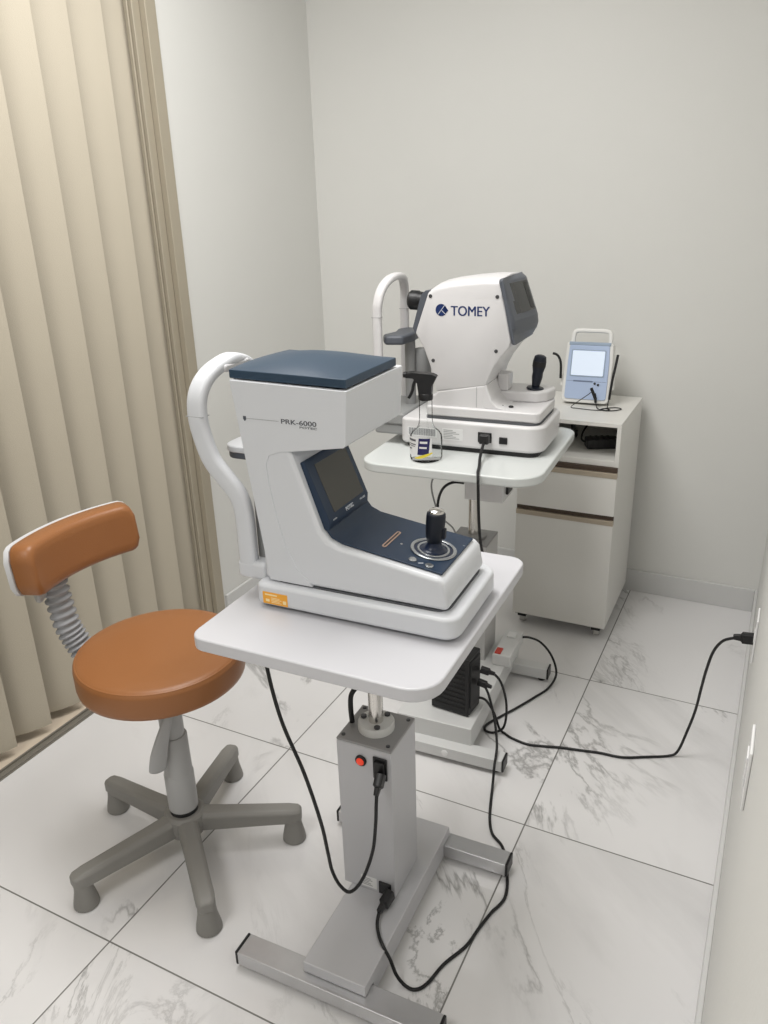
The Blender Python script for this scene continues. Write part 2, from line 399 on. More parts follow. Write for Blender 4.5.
def _pad(b):
    half, z0, z1, rc = .163, .714, .832, .028
    n = 40; layers = []
    def outline(ins):
        pts = []
        for i in range(n+1):           # columns along the arc: lower and upper z for each s
            s = -half+2*half*i/n; d = half-abs(s)
            k = 0 if d >= rc else rc-math.sqrt(max(0, rc*rc-(rc-d)**2))
            pts.append((s, z0+k+ins, z1-k-ins))
        return pts
    def P(s, z, r):
        a = PI+s/BRAD; return BC+Vector((math.cos(a)*r+(z-.772)*-.10, math.sin(a)*r, z))
    def surf(r, ins, sc):
        o = outline(ins); rows = []
        for s, a, c in o: rows.append([b.verts.new(P(s*sc, a+(c-a)*j/6, r)) for j in range(7)])
        return rows
    back = surf(.392, .002, .99); mid = surf(.388, 0, 1); mid2 = surf(.355, 0, 1.0); fr1 = surf(.346, .003, .988); front = surf(.342, .012, .955)
    fs = []
    def grid(rows):
        for A, B in zip(rows, rows[1:]):
            for j in range(6): fs.append(b.faces.new((A[j], B[j], B[j+1], A[j+1])))
    grid(back); grid(front)
    def border(rows): return [r[0] for r in rows]+rows[-1][1:]+[r[6] for r in rows[::-1]][1:]+rows[0][1:6][::-1]
    L = [border(x) for x in (back, mid, mid2, fr1, front)]
    for x in (mid, mid2, fr1):
        keep = set(border(x))
        for r in x:
            for v in r:
                if v not in keep: b.verts.remove(v)
    for A, B in zip(L, L[1:]):
        m = len(A)
        for i in range(m): fs.append(b.faces.new((A[i], A[(i+1) % m], B[(i+1) % m], B[i])))
    bmesh.ops.recalc_face_normals(b, faces=fs)
bk = build('backrest', _pad, 'leather', st, sharp=70, rot=(0, 0, R(-3)))
def _bshell(b):
    half, z0, z1, rc, n = .166, .712, .8295, .029, 30
    rows = []
    for r in (.393, .404):
        o = []
        for i in range(n+1):
            s = -half+2*half*i/n; d = half-abs(s); k = 0 if d >= rc else rc-math.sqrt(max(0, rc*rc-(rc-d)**2))
            a = PI+s/BRAD
            for z in (z0+k, z1-k): o.append(b.verts.new(BC+Vector((math.cos(a)*r+(z-.772)*-.10, math.sin(a)*r, z))))
        rows.append(o)
    fs = []
    for o in rows:
        for i in range(n): fs.append(b.faces.new((o[2*i], o[2*i+1], o[2*i+3], o[2*i+2])))
    A, B = rows
    for i in range(n):
        fs.append(b.faces.new((A[2*i], A[2*i+2], B[2*i+2], B[2*i]))); fs.append(b.faces.new((A[2*i+1], A[2*i+3], B[2*i+3], B[2*i+1])))
    for i in (0, 2*n): fs.append(b.faces.new((A[i], A[i+1], B[i+1], B[i])))
    bmesh.ops.recalc_face_normals(b, faces=fs)
lab(build('back_shell', _bshell, 'shell', bk, sharp=60), 'white rear shell of the backrest')
def _bel(b):
    p = catmull([(-.272, -.03, .760), (-.270, -.03, .715), (-.264, -.03, .655), (-.252, -.03, .595), (-.238, -.025, .555), (-.220, -.02, .52), (-.19, -.015, .495), (-.15, -.01, .485)], 13)
    sc = [1.0+(.16 if (i//2) % 2 == 0 else -.10) for i in range(len(p))]
    sweep(b, p, circ(.0235, 18, .028), up=(1, 0, .2), scales=sc)
build('back_support', _bel, 'bellows', st, sharp=70)
def _knob(b):
    lathe(b, [(.010, 0), (.013, .004), (.020, .012), (.022, .018), (.018, .024)], (-.272, -.055, .690), 20, (-.45, -.9, 0))
build('knob', _knob, 'tubegrey', st)

# ------------------------------------------------------------------ instrument tables
def inst_table(loc, rz, label, second=False):
    t = empty('instrument_table', label, 'table', loc, rz)
    m_col, m_plate, m_bar = ('steelcol2', 'steelbase2', 'steelbase2') if second else ('steelpaint', 'steelpaint', 'alu')
    return t
t1 = empty('instrument_table', 'nearer white-topped instrument table on a silver column with a red lit switch', 'table', (-.640, 1.185, 0), R(1.5))
def _top1(b): prism(b, rrect(-.240, .226, -.264, .270, (.035, .04, .03, .055)), 'z', .772, .798)
build('tabletop', _top1, 'laminate', t1, .004)
build('top_bracket', lambda b: (bb(b, -.09, .07, -.10, .12, .754, .772), lathe(b, [(.03, .742), (.03, .756)], (-.02, .027, 0), 24)), 'black', t1, .003)
col = build('column', lambda b: bb(b, -.083, .043, -.036, .088, .074, .462), m='steelpaint', parent=t1, bevel=.002)
lab(build('column_lid', lambda b: bb(b, -.083, .043, -.036, .088, .462, .468), 'coltop', t1, .002), 'darker grey lid of the column')
build('pole', lambda b: cyl(b, (-.02, .027, .468), (-.02, .027, .756), .0155, n=28), 'chrome', t1)
fl = build('flange', lambda b: lathe(b, [(.039, .468), (.039, .483), (.037, .486), (.020, .486)], (-.02, .027, 0), 36), 'flange', t1, sharp=50)
for k in range(3):
    a = R(-60+120*k)
    build('bolt', lambda b: lathe(b, [(.0065, 0), (.0065, .004), (.003, .0045)], (-.02+.029*math.cos(a), .027+.029*math.sin(a), .486), 10), 'screw', fl)
for x, y in ((-.073, -.022), (.033, .075), (.030, -.022), (-.073, .078)):
    build('screw', lambda b: lathe(b, [(.0045, 0), (.0045, .0015), (.002, .002)], (x, y, .468), 12), 'screw', t1)
sw = build('power_switch', lambda b: lathe(b, [(.0125, 0), (.0125, .004), (.0105, .0055)], (-.026, -.036, .427), 24, (0, -1, 0)), 'black', t1)
lab(build('lens', lambda b: lathe(b, [(.0088, .005), (.0083, .0072), (.0045, .0085)], (-.026, -.036, .427), 20, (0, -1, 0)), 'redled', sw), 'glowing red switch lens')
build('power_inlet', lambda b: (bb(b, .002, .034, -.040, -.036, .393, .447), bb(b, .006, .030, -.046, -.040, .40, .44)), 'black', t1, .002)
build('power_inlet', lambda b: bb(b, .004, .034, -.040, -.036, .078, .112), 'black', t1, .002)
stk = build('sticker', lambda b: bb(b, -.040, -.002, -.0368, -.036, .082, .112), 'paper', t1)
def _lines(b):
    for k in range(5): bb(b, -.036+.002*(k % 2), -.012-.004*(k % 3), -.0372, -.0368, .087+.0045*k, .089+.0045*k)
build('print', _lines, 'inkmid', stk)
def _plate1(b):
    prism(b, [(-.252, .0465), (-.216, .0465), (-.216, .014), (.174, .014), (.174, .0465), (.212, .0465), (.212, .074), (-.252, .074)], 'x', -.066, .076)
build('base_plate', _plate1, 'steelpaint', t1, .0025)
def foot_bar(t, x0, x1, y0, y1, m):
    f = build('foot_bar', lambda b: bb(b, x0, x1, y0, y1, .012, .046), m, t, .002)
    for x in (x0, x1):
        s = -1 if x == x0 else 1
        build('end_cap', lambda b: bb(b, min(x, x+s*.006), max(x, x+s*.006), y0, y1, .0115, .0465), 'black', f, .002)
        build('levelling_foot', lambda b: lathe(b, [(.012, 0), (.012, .006), (.005, .008), (.005, .0125)], (x-s*.035, (y0+y1)/2, 0), 16), 'black', f)
    return f
foot_bar(t1, -.216, .228, -.272, -.220, 'alu')
foot_bar(t1, -.216, .228, .176, .222, 'alu')

t2 = empty('instrument_table', 'farther white-topped instrument table on a grey column, black box standing on its base', 'table', (-.775, 2.115, 0), R(3))
def _top2(b): prism(b, rrect(-.280, .240, -.250, .285, (.055, .06, .065, .085), 8), 'z', .792, .82)
build('tabletop', _top2, 'laminate_b', t2, .006)
C2 = (-.020, .035)
build('column', lambda b: bb(b, C2[0]-.0625, C2[0]+.0625, C2[1]-.062, C2[1]+.062, .105, .507), 'steelcol2', t2, .002)
lab(build('column_lid', lambda b: bb(b, C2[0]-.0625, C2[0]+.0625, C2[1]-.062, C2[1]+.062, .507, .513), 'coltop', t2, .002), 'darker grey lid of the column')
build('pole', lambda b: cyl(b, (C2[0], C2[1], .513), (C2[0], C2[1], .78), .0165, n=24), 'chrome', t2)
build('flange', lambda b: lathe(b, [(.040, .513), (.040, .520), (.02, .523)], (C2[0], C2[1], 0), 30), 'coltop', t2, sharp=50)
build('top_bracket', lambda b: bb(b, -.12, .10, -.08, .16, .772, .790), 'black', t2, .003)
pb = build('power_box', lambda b: bb(b, -.012, .105, -.085, .025, .680, .772), 'devwhite2', t2, .004)
build('rocker_switch', lambda b: bb(b, .105, .113, -.06, -.01, .700, .745), 'black', pb, .002)
def _plate2(b):
    bb(b, -.115, .112, -.385, .150, .035, .106)
build('base_plate', _plate2, 'steelbase2', t2, .003)
def foot_bar2(t, x0, x1, y0, y1, m):
    f = build('foot_bar', lambda b: bb(b, x0, x1, y0, y1, .014, .050), m, t, .002)
    for x, s in ((x0, -1), (x1, 1)):
        build('end_cap', lambda b: bb(b, min(x, x+s*.006), max(x, x+s*.006), y0, y1, .014, .051), 'black', f, .002)
        build('levelling_foot', lambda b: lathe(b, [(.013, 0), (.013, .007), (.005, .009), (.005, .015)], (x-s*.02, (y0+y1)/2+.002, 0), 16), 'black', f)
    return f
fb = foot_bar2(t2, -.206, .212, -.420, -.375, 'steelbase2')
for x in (-.075, .045):
    build('screw_cap', lambda b: lathe(b, [(.010, 0), (.010, .002), (.006, .004)], (x, -.420, .032), 16, (0, -1, 0)), 'whiteplug', fb)
foot_bar2(t2, -.215, .225, .075, .118, 'steelbase2')

# ------------------------------------------------------------------ front instrument (keratometer)
d1 = empty('autorefractor', 'nearer eye-testing machine with slate navy lid, navy control deck and screen, marked PRK-6000', 'medical device', (-.625, 1.205, .798), R(2))
def _base1(b): prism(b, rrect(-.203, .196, -.142, .095, (.035, .02, .016, .030), 6), 'z', .007, .0500)
base1 = build('base', _base1, 'devwhite', d1, .008)
for x, y in ((-.17, -.10), (.165, -.095), (-.17, .07), (.165, .065)):
    build('rubber_foot', lambda b: lathe(b, [(.016, 0), (.016, .008)], (x, y, 0), 18), 'rubber', base1)
build('gap_shade', lambda b: bb(b, -.15, .12, -.125, .075, .002, .0072), 'black', base1)  # black slab stands in for the shade in the gap under the base
build('seam', lambda b: prism(b, rrect(-.176, .172, -.122, .072, .025, 6), 'z', .0495, .0535), 'seam', base1)
OUT = [(-.226, .426), (.000, .421), (-.006, .330), (-.010, .325), (-.135, .305), (-.158, .297), (-.1655, .280), (-.163, .245), (-.152, .180), (-.138, .125), (-.120, .088), (-.102, .068), (-.088, .0535), (-.178, .0535), (-.206, .27)]
INN = [(-.19, .0535), (.172, .0535), (.175, .066), (.168, .102), (.159, .1125), (.03, .1315), (-.03, .1405), (-.052, .149), (-.066, .166), (-.116, .312), (-.12, .32), (-.19, .32)]
HEADP = [(-.226, .426), (.000, .421), (-.0065, .3255), (-.150, .303), (-.206, .303)]
def _body1(b):
    prism(b, OUT, 'y', -.125, .072)
    prism(b, fillet(HEADP, [.004, .004, .008, .004, .01], 3), 'y', -.1245, .103)
body1 = build('housing', _body1, 'devwhite', d1, .009, 4)
def _deckbody(b): prism(b, INN, 'y', -.1235, .068)
build('lower_housing', _deckbody, 'devwhite', d1, .015, 5)
# lid: softly domed slab
def _lid(b):
    x0, x1, y0, y1 = -.231, -.004, -.117, .084; n = 16; top = []; bot = []
    for i in range(n+1):
        r1 = []; r2 = []
        for j in range(n+1):
            s, t = i/n, j/n
            x = x0+(x1-x0)*s; y = y0+(y1-y0)*t
            if s < .5: x -= .010*math.sin(PI*t)*(1-2*s)      # bowed patient edge
            h = .017*(1-(2*s-1)**2)*(1-(2*t-1)**2)**.8 if 0 < t < 1 else 0
            r1.append(b.verts.new((x, y, .4425+h-.004*s))); r2.append(b.verts.new((x, y, .4275-.004*s)))
        top.append(r1); bot.append(r2)
    fs = []
    for i in range(n):
        for j in range(n):
            fs.append(b.faces.new((top[i][j], top[i+1][j], top[i+1][j+1], top[i][j+1])))
            fs.append(b.faces.new((bot[i][j], bot[i][j+1], bot[i+1][j+1], bot[i+1][j])))
    for k in range(n):
        for A, B in (((k, 0), (k+1, 0)), ((k+1, n), (k, n)), ((0, k+1), (0, k)), ((n, k), (n, k+1))):
            fs.append(b.faces.new((top[A[0]][A[1]], bot[A[0]][A[1]], bot[B[0]][B[1]], top[B[0]][B[1]])))
    bmesh.ops.recalc_face_normals(b, faces=fs)
lid1 = build('lid', _lid, 'navylid', d1, .0015, 2, ang=40)
lt = text('emboss', 'Potec', .016, 'navylid', lid1, (-.022, -.005, .4412), (0, 0, R(90)), .0006)
# navy deck panel: from the front rim up to the foot of the screen
def _deck(b):
    lo = [(.158, .1138), (.03, .1325), (-.03, .1415), (-.051, .1500), (-.064, .1660)]
    hi = [(.158, .1173), (.03, .1360), (-.03, .1450), (-.049, .1530), (-.0605, .1680)]
    prism(b, lo+hi[::-1], 'y', -.109, .053)
deck1 = build('control_deck', _deck, 'navy', d1, .0012, 2)
# screen bezel on the sloping neck
SA = Vector((-.0625, .1655)); SB = Vector((-.1125, .2860)); sd = (SB-SA).normalized(); sn = Vector((-sd.y, sd.x))*-1
def spt(s, n): q = SA+sd*s+sn*n; return (q.x, q.y)
Ls = (SB-SA).length
def _bez(b): prism(b, [spt(-.004, -.010), spt(-.004, .006), spt(.012, .014), spt(Ls-.01, .014), spt(Ls-.004, .011), spt(Ls-.004, -.010)], 'y', -.108, .050)
bez = build('screen_frame', _bez, 'navy', d1, .003)
def _scr(b): prism(b, [spt(.020, .0125), spt(.020, .0146), spt(Ls-.018, .0146), spt(Ls-.018, .0125)], 'y', -.083, .034)
lab(build('screen', _scr, 'screen', bez), 'dark grey unlit screen')
sang = math.atan2(sd.y, sd.x)
def onscreen(y, s, n=.0143):
    q = spt(s, n); return (q[0], y, q[1])
lean = math.atan2(-sd.x, sd.y)      # tilt back of the screen plane
srot = Matrix(((0, sd.x, sn.x), (1, 0, 0), (0, sd.y, sn.y))).to_euler()
text('screen_lettering', 'POTEC', .0095, 'inkwhite', bez, onscreen(-.045, .0085), srot, .0002, bold=.0003)
text('screen_lettering', 'PRK-6000', .0052, 'inkwhite', bez, onscreen(.012, .0095), srot, .0002)
text('screen_lettering', 'POWER', .004, 'inkwhite', bez, onscreen(-.096, .008), srot, .0002)
# deck fittings
drot = (0, R(8.5), 0)
def dz(x): return .1185+(.150-x)*.1458
ringo = build('joystick_ring', lambda b: (torus(b, (0, 0, .0015), .0385, .0035, 44, 10, flat=.6), torus(b, (0, 0, .0015), .0275, .0024, 44, 8, flat=.7)), 'ring', deck1, loc=(.114, -.036, dz(.114)), rot=drot)
lab(build('joystick_boot', lambda b: lathe(b, [(.036, 0), (.036, .0008), (.027, .0012), (.022, .002), (.0165, .005), (.0130, .012), (.0115, .022)], n=32), 'bootblue', ringo), 'dark blue rubber boot')
js = build('joystick', lambda b: lathe(b, [(.0105, .014), (.0135, .018), (.0150, .024), (.0165, .036), (.0172, .055), (.0172, .066), (.0165, .071), (.014, .0735)], n=32), 'navydark', ringo, rot=(0, R(-4), 0))
lab(build('joystick_button', lambda b: lathe(b, [(.0142, .0735), (.0135, .0770), (.009, .0795), (.001, .0800)], n=28), 'chrome', js), 'chrome button on top of the joystick')
build('side_button', lambda b: bb(b, .013, .0205, -.005, .005, .026, .046), 'navydark', js, .002)
for x, y in ((.098, -.094), (.130, -.098)):
    build('push_button', lambda b: lathe(b, [(.0075, 0), (.0075, .0025), (.0055, .004)], (0, 0, 0), 22), 'ring', deck1, loc=(x, y, dz(x)-.0003), rot=drot)
build('button_mark', lambda b: box(b, (0, 0, 0), (.009, .0022, .0006), Matrix.Rotation(R(35), 4, 'Z')), 'inkwhite', deck1, loc=(.114, -.096, dz(.114)+.0002), rot=drot)
slot = build('slot', lambda b: prism(b, rrect(-.0042, .0042, -.036, .036, .0040, 5), 'z', 0, .0014), 'copper', deck1, loc=(.036, -.044, dz(.036)-.0004), rot=drot)
build('slot_groove', lambda b: prism(b, rrect(-.0014, .0014, -.032, .032, .0015, 4), 'z', .001, .0018), 'black', slot)
build('indicator', lambda b: lathe(b, [(.0028, 0), (.0024, .0008)], (0, 0, 0), 14), 'ring', deck1, loc=(.058, -.050, dz(.058)-.0002), rot=drot)
text('deck_lettering', 'PRK-6000', .0062, 'inkwhite', deck1, (.1555, .012, dz(.1555)+.0003), (R(0), R(8.5), R(90)), .0002, bold=.0002)
# side marks
SR_ = (PI/2, 0, 0)
text('side_lettering', 'PRK-6000', .0118, 'ink', body1, (-.128, -.1253, .3575), SR_, .0002, sx=1.42, spacing=1.02, heavy=.00015)
text('side_lettering', 'POTEC', .0050, 'ink', body1, (-.092, -.1253, .3520), SR_, .0002, sx=2.2)
build('side_line', lambda b: bb(b, -.197, -.132, -.1256, -.1249, .3605, .3612), 'inkmid', body1)
build('side_emblem', lambda b: prism(b, [(-.2040, .3645), (-.1980, .3645), (-.1980, .3590), (-.2010, .3555), (-.2040, .3590)], 'y', -.1256, -.1248), 'greydark', body1)
stk = build('sticker', lambda b: prism(b, rrect(-.186, -.133, .012, .036, .001, 2), 'y', -.1427, -.1419), 'orange', base1)
lab(stk, 'orange sticker with pale print')
def _lin(b):
    y0, y1 = -.1430, -.1426
    bb(b, -.181, -.155, y0, y1, .0295, .0325); bb(b, -.180, -.172, y0, y1, .0165, .022)
    for k in range(4): bb(b, -.168, -.146-.004*(k % 2), y0, y1, .0155+.003*k, .0168+.003*k)
    bb(b, -.143, -.136, y0, y1, .016, .023)
build('print', _lin, 'inkyellow', stk)
# patient side: forehead arch and chin rest
def _arch1(b):
    half = [(-.236, -.105, .045), (-.236, -.105, .11), (-.237, -.105, .170), (-.246, -.105, .206), (-.271, -.105, .236), (-.298, -.105, .270), (-.313, -.105, .315), (-.318, -.105, .350), (-.318, -.100, .382), (-.315, -.085, .407), (-.311, -.060, .424), (-.306, -.032, .434), (-.303, -.010, .438)]
    full = half+[(x, -.020-y, z) for x, y, z in half[::-1][1:]]
    p = catmull(full, 6)
    sec = [(a, c) for a, c in rrect(-.0190, .0190, -.011, .011, .009, 3)]
    # keep the wide side of the band facing along x
    rings = []; fs = []; n = len(p)
    for i, q in enumerate(p):
        t = (p[min(i+1, n-1)]-p[max(i-1, 0)]).normalized()
        w = Vector((0, 0, 0)); u = Vector((1, 0, 0)); u = (u-t*u.dot(t)).normalized(); w = t.cross(u)
        f = 1.0
        rings.append([b.verts.new(q+u*s[0]*f+w*s[1]) for s in sec])
    m = len(sec)
    for A, B in zip(rings, rings[1:]):
        for i in range(m): fs.append(b.faces.new((A[i], A[(i+1) % m], B[(i+1) % m], B[i])))
    fs += [b.faces.new(rings[0][::-1]), b.faces.new(rings[-1])]
    bmesh.ops.recalc_face_normals(b, faces=fs)
arch1 = build('forehead_arch', _arch1, 'devwhite', d1, sharp=60)
for y in (-.105, .085):
    build('arch_joint', lambda b: bb(b, -.3362, -.2998, y-.0110, y+.0110, .3500, .3510), 'inkmid', arch1)
build('forehead_pad', lambda b: prism(b, rrect(-.050, .030, .420, .434, .006, 4), "x", -.301, -.285), 'shell', arch1, .004)
build('chin_support', lambda b: (bb(b, -.212, -.190, -.092, .070, .052, .07), bb(b, -.226, -.190, -.090, .060, .07, .20)), 'midgrey', d1, .006)
build('arch_foot', lambda b: (bb(b, -.2585, -.192, -.1165, -.080, .040, .078), bb(b, -.2585, -.192, .060, .0965, .040, .078), bb(b, -.2585, -.215, -.08, .06, .040, .060)), 'devwhite', d1, .010, 4)
chin = build('chin_rest', lambda b: (prism(b, rrect(-.312, -.235, -.055, .035, .028, 6), 'z', .268, .282), cyl(b, (-.245, -.010, .12), (-.245, -.010, .268), .013)), 'devwhite', d1, .004)
lab(build('chin_pad_clip', lambda b: prism(b, rrect(-.308, -.230, -.052, .032, .024, 5), 'z', .256, .2675), 'greydark', chin, .002), 'dark clip under the chin rest')
# ------------------------------------------------------------------ far instrument (tonometer)
d2 = empty('tonometer', 'farther white eye-testing machine with dark grey visor, marked TOMEY, behind the spray bottle', 'medical device', (-.79, 2.17, .82), R(3))
base2 = build('base', lambda b: prism(b, rrect(-.205, .222, -.130, .130, (.05, .025, .022, .05), 7), 'z', .013, .0905), 'devwhite2', d2, .010, 4)
build('gap_shade', lambda b: prism(b, rrect(-.195, .205, -.120, .120, .03, 5), 'z', .0, .014), 'black', base2)  # black filler painted as the dark shade between base and tabletop
build('seam', lambda b: prism(b, rrect(-.128, .205, -.117, .117, (.05, .01, .01, .03), 6), 'z', .090, .0975), 'seam', base2)
# lower housing with operator deck and its well
def _low2(b):
    prism(b, fillet([(-.130, .097), (.045, .097), (.045, .196), (-.096, .1695), (-.104, .160), (-.126, .150)], [.0, 0, .0, .01, .02, .01]), 'y', -.1055, .1055)
low2 = build('lower_housing', _low2, 'devwhite2', d2, .006)
def _deck2(b):
    # floor of the well, rounded in plan
    prism(b, rrect(-.128, .207, -.115, .115, (.045, .012, .012, .022), 7), 'z', .097, .1275)
build('deck', _deck2, 'devwhite2', low2, .006)
def _cove2(b):
    # concave sweep from the neck down onto the deck
    pts = [(.030, .127), (.105, .127), (.080, .135), (.064, .152), (.054, .180), (.050, .195), (.030, .192)]
    prism(b, pts, 'y', -.1045, .1045)
build('neck_fillet', _cove2, 'devwhite2', low2, .003)
def _rim2(b):
    # raised far half of the deck where the joystick stands
    prism(b, fillet([(.035, .000), (.170, .000), (.196, .030), (.206, .075), (.206, .090), (.170, .112), (.035, .112)], [.0, .03, .03, .01, .02, .02, 0], 5), 'z', .126, .160)
build('joystick_platform', _rim2, 'devwhite2', low2, .008)
build('bracket', lambda b: prism(b, rrect(.052, .085, .0, .050, .005, 3), 'z', .160, .208), 'devwhite2', low2, .003)
js2 = build('joystick', lambda b: (lathe(b, [(.026, 0), (.024, .005), (.012, .008)], n=24), lathe(b, [(.0105, .006), (.012, .014), (.0155, .036), (.0150, .050), (.0185, .065), (.0185, .086), (.0165, .096), (.010, .100)], n=28)), 'navydark', low2, loc=(.155, .040, .160), rot=(0, R(7), 0))
build('joystick_band', lambda b: lathe(b, [(.0192, .067), (.0192, .083)], n=28), 'rubber', js2)
for x in (.085, .113):
    build('push_button', lambda b: lathe(b, [(.007, 0), (.007, .003), (.005, .0045)], n=18), 'black', low2, loc=(x, -.068, .128))
# head
HEAD = [(-.123, .466), (-.100, .480), (-.060, .489), (-.015, .495), (.040, .4995), (.088, .500), (.090, .455), (.100, .400), (.111, .345), (.117, .318), (.112, .302), (.090, .275), (.072, .250), (.058, .222), (.050, .198), (.046, .192), (-.098, .168), (-.104, .185), (-.118, .240), (-.137, .290), (-.162, .332)]
def _head2(b):
    pts = fillet(HEAD, [.012, .02, .03, .05, .05, .004, .03, .03, .02, .008, .02, .04, .04, .04, .02, .003, .003, .03, .05, .05, .01], 4)
    # the roof is crowned across the machine: lower along both sides than in the middle
    lev = [(-.105, .030, .004), (-.1035, .026, .0015), (-.098, .0225, 0), (-.085, .018, 0), (-.055, .0135, 0), (0, .011, 0), (.055, .0135, 0), (.085, .018, 0), (.098, .0225, 0), (.1035, .026, .0015), (.105, .030, .004)]
    cx, cz = -.01, .34; rings = []
    for y, drop, ins in lev:
        ring = []
        for x, z in pts:
            k = max(0, min(1, (z-.40)/.075)); zz = z-drop*k*k*(3-2*k)
            d = Vector((x-cx, zz-cz)); L = d.length
            d *= (L-ins)/L
            ring.append(b.verts.new((cx+d.x, y, cz+d.y)))
        rings.append(ring)
    fs = []; m = len(pts)
    for A, B in zip(rings, rings[1:]):
        for i in range(m): fs.append(b.faces.new((A[i], A[(i+1) % m], B[(i+1) % m], B[i])))
    fs += [b.faces.new(rings[0][::-1]), b.faces.new(rings[-1])]
    bmesh.ops.recalc_face_normals(b, faces=fs)
head2 = build('head', _head2, 'devwhite2', d2, sharp=50)
# dark patient-side face
PF = [(-.116, .450), (-.132, .449), (-.146, .438), (-.173, .345), (-.164, .328), (-.150, .345)]
face2 = build('patient_face', lambda b: prism(b, fillet(PF, .004, 3), 'y', -.097, .097), 'greydark', d2, .005)
def _nose(b): lathe(b, [(.025, 0), (.025, .045), (.028, .050), (.028, .072), (.023, .078), (.015, .078)], (-.140, -.005, .408), 30, (-1, 0, .05))
lab(build('nose_cone', _nose, 'black', face2), 'black nozzle facing the patient')
# visor with screen
VI = [(.078, .482), (.096, .4845), (.110, .474), (.147, .372), (.150, .350), (.146, .334), (.131, .309), (.121, .309), (.117, .325), (.108, .360), (.092, .435)]
def vback(y):
    t = max(0, min(1, (.055-y)/.16)); u = max(0, (y-.062)/.038)
    return .026*t**1.15+.012*u*u
def _vis(b):
    pts = fillet(VI, [.006, .008, .014, .012, .014, .008, .008, .004, .01, .02, .02], 4)
    lev = [(-.108, .010, .008), (-.1075, .006, .004), (-.104, .002, .001), (-.098, 0, 0)]+[(-.09+.02*i, 0, 0) for i in range(9)]+[(.092, .001, 0), (.098, .003, .002), (.100, .006, .006)]
    rings = []; cx, cz = .105, .385
    for y, more, ins in lev:
        ring = []; back = vback(y)+more
        for x, z in pts:
            x0 = .0905+(.457-z)*.225; k = max(0, min(1, (x-x0)/.012))
            xx = max(x-back*k, min(x, x0+.006))
            d = Vector((xx-cx, z-cz)); L = max(1e-4, d.length); d *= (L-ins)/L
            ring.append(b.verts.new((cx+d.x, y, cz+d.y)))
        rings.append(ring)
    fs = []; m = len(pts)
    for A, B in zip(rings, rings[1:]):
        for i in range(m): fs.append(b.faces.new((A[i], A[(i+1) % m], B[(i+1) % m], B[i])))
    fs += [b.faces.new(rings[0][::-1]), b.faces.new(rings[-1])]
    bmesh.ops.recalc_face_normals(b, faces=fs)
vis = build('visor', _vis, 'greydark', d2, sharp=50)
vd = Vector((.037, -.102)).normalized(); vn = Vector((-vd.y, vd.x))
def vpatch(b, s0, s1, y0, y1, n0, n1, k=6):
    rows = []
    for i in range(k+1):
        y = y0+(y1-y0)*i/k; r = []
        for ss, nn in ((s0, n1), (s1, n1), (s1, n0), (s0, n0)):
            q = Vector((.110, .474))+vd*ss+vn*nn; r.append(b.verts.new((q.x-vback(y), y, q.y)))
        rows.append(r)
    fs = [b.faces.new(rows[0]), b.faces.new(rows[-1][::-1])]
    for A, B in zip(rows, rows[1:]):
        for i in range(4): fs.append(b.faces.new((A[i], A[(i+1) % 4], B[(i+1) % 4], B[i])))
    bmesh.ops.recalc_face_normals(b, faces=fs)
scr2 = build('screen', lambda b: vpatch(b, .008, .092, -.072, .056, -.004, .0008), 'screen2', vis)
lab(scr2, 'dark unlit screen')
build('screen_strip', lambda b: vpatch(b, .012, .088, .026, .050, .0004, .0014), 'black', scr2)  # black strip along the far side of the screen
# TOMEY mark and screws
text('side_lettering', 'TOMEY', .0375, 'logoblue', head2, (-.0555, -.1054, .3840), SR_, .0002, sx=.90, spacing=.99, heavy=.0007)
def _logo(b):
    lathe(b, [(.0165, 0), (.0165, .0006)], (-.0835, -.1051, .398), 32, (0, -1, 0))
    prism(b, [(-.074, .411), (-.063, .3975), (-.074, .384)], 'y', -.1057, -.1049)
em = build('side_emblem', _logo, 'logoblue', head2)
def _logol(b):
    for a, p, L in ((52, (-.083, .3985), .031), (-42, (-.0765, .392), .016)):
        box(b, (p[0], -.1059, p[1]), (L, .0004, .0016), Matrix.Rotation(-R(a), 4, 'Y'))
build('emblem_line', _logol, 'inkwhite', em)
for x, z in ((-.115, .435), (.076, .436), (.076, .291), (-.108, .257)):
    build('screw', lambda b: lathe(b, [(.0052, 0), (.0052, .001), (.003, .0014)], (x, -.105, z), 14, (0, -1, 0)), 'screw', head2)
build('seam', lambda b: bb(b, .0215, .0230, -.1060, -.1050, .130, .188), 'inkmid', low2)
# stickers and sockets on the base
stk = build('sticker', lambda b: bb(b, -.072, -.010, -.1307, -.1299, .034, .068), 'paper', base2)
def _ln(b):
    for k in range(6): bb(b, -.068, -.020-.010*((k*7) % 3), -.1310, -.1306, .038+.0048*k, .0400+.0048*k)
build('print', _ln, 'inkmid', stk)
stk = build('barcode_sticker', lambda b: bb(b, -.180, -.088, -.1307, -.1299, .038, .064), 'paper', base2)
def _bc(b):
    x = -.176; k = 0
    while x < -.094:
        w = (.0007, .0012, .0018)[(k*5) % 3]; bb(b, x, x+w, -.1310, -.1306, .041, .062); x += w+.0013; k += 1
build('print', _bc, 'ink', stk)
build('power_inlet', lambda b: (bb(b, .036, .076, -.134, -.1295, .036, .066), bb(b, .042, .070, -.140, -.133, .040, .063)), 'black', base2, .002)
build('rocker_switch', lambda b: bb(b, .098, .122, -.1335, -.1295, .036, .056), 'black', base2, .002)
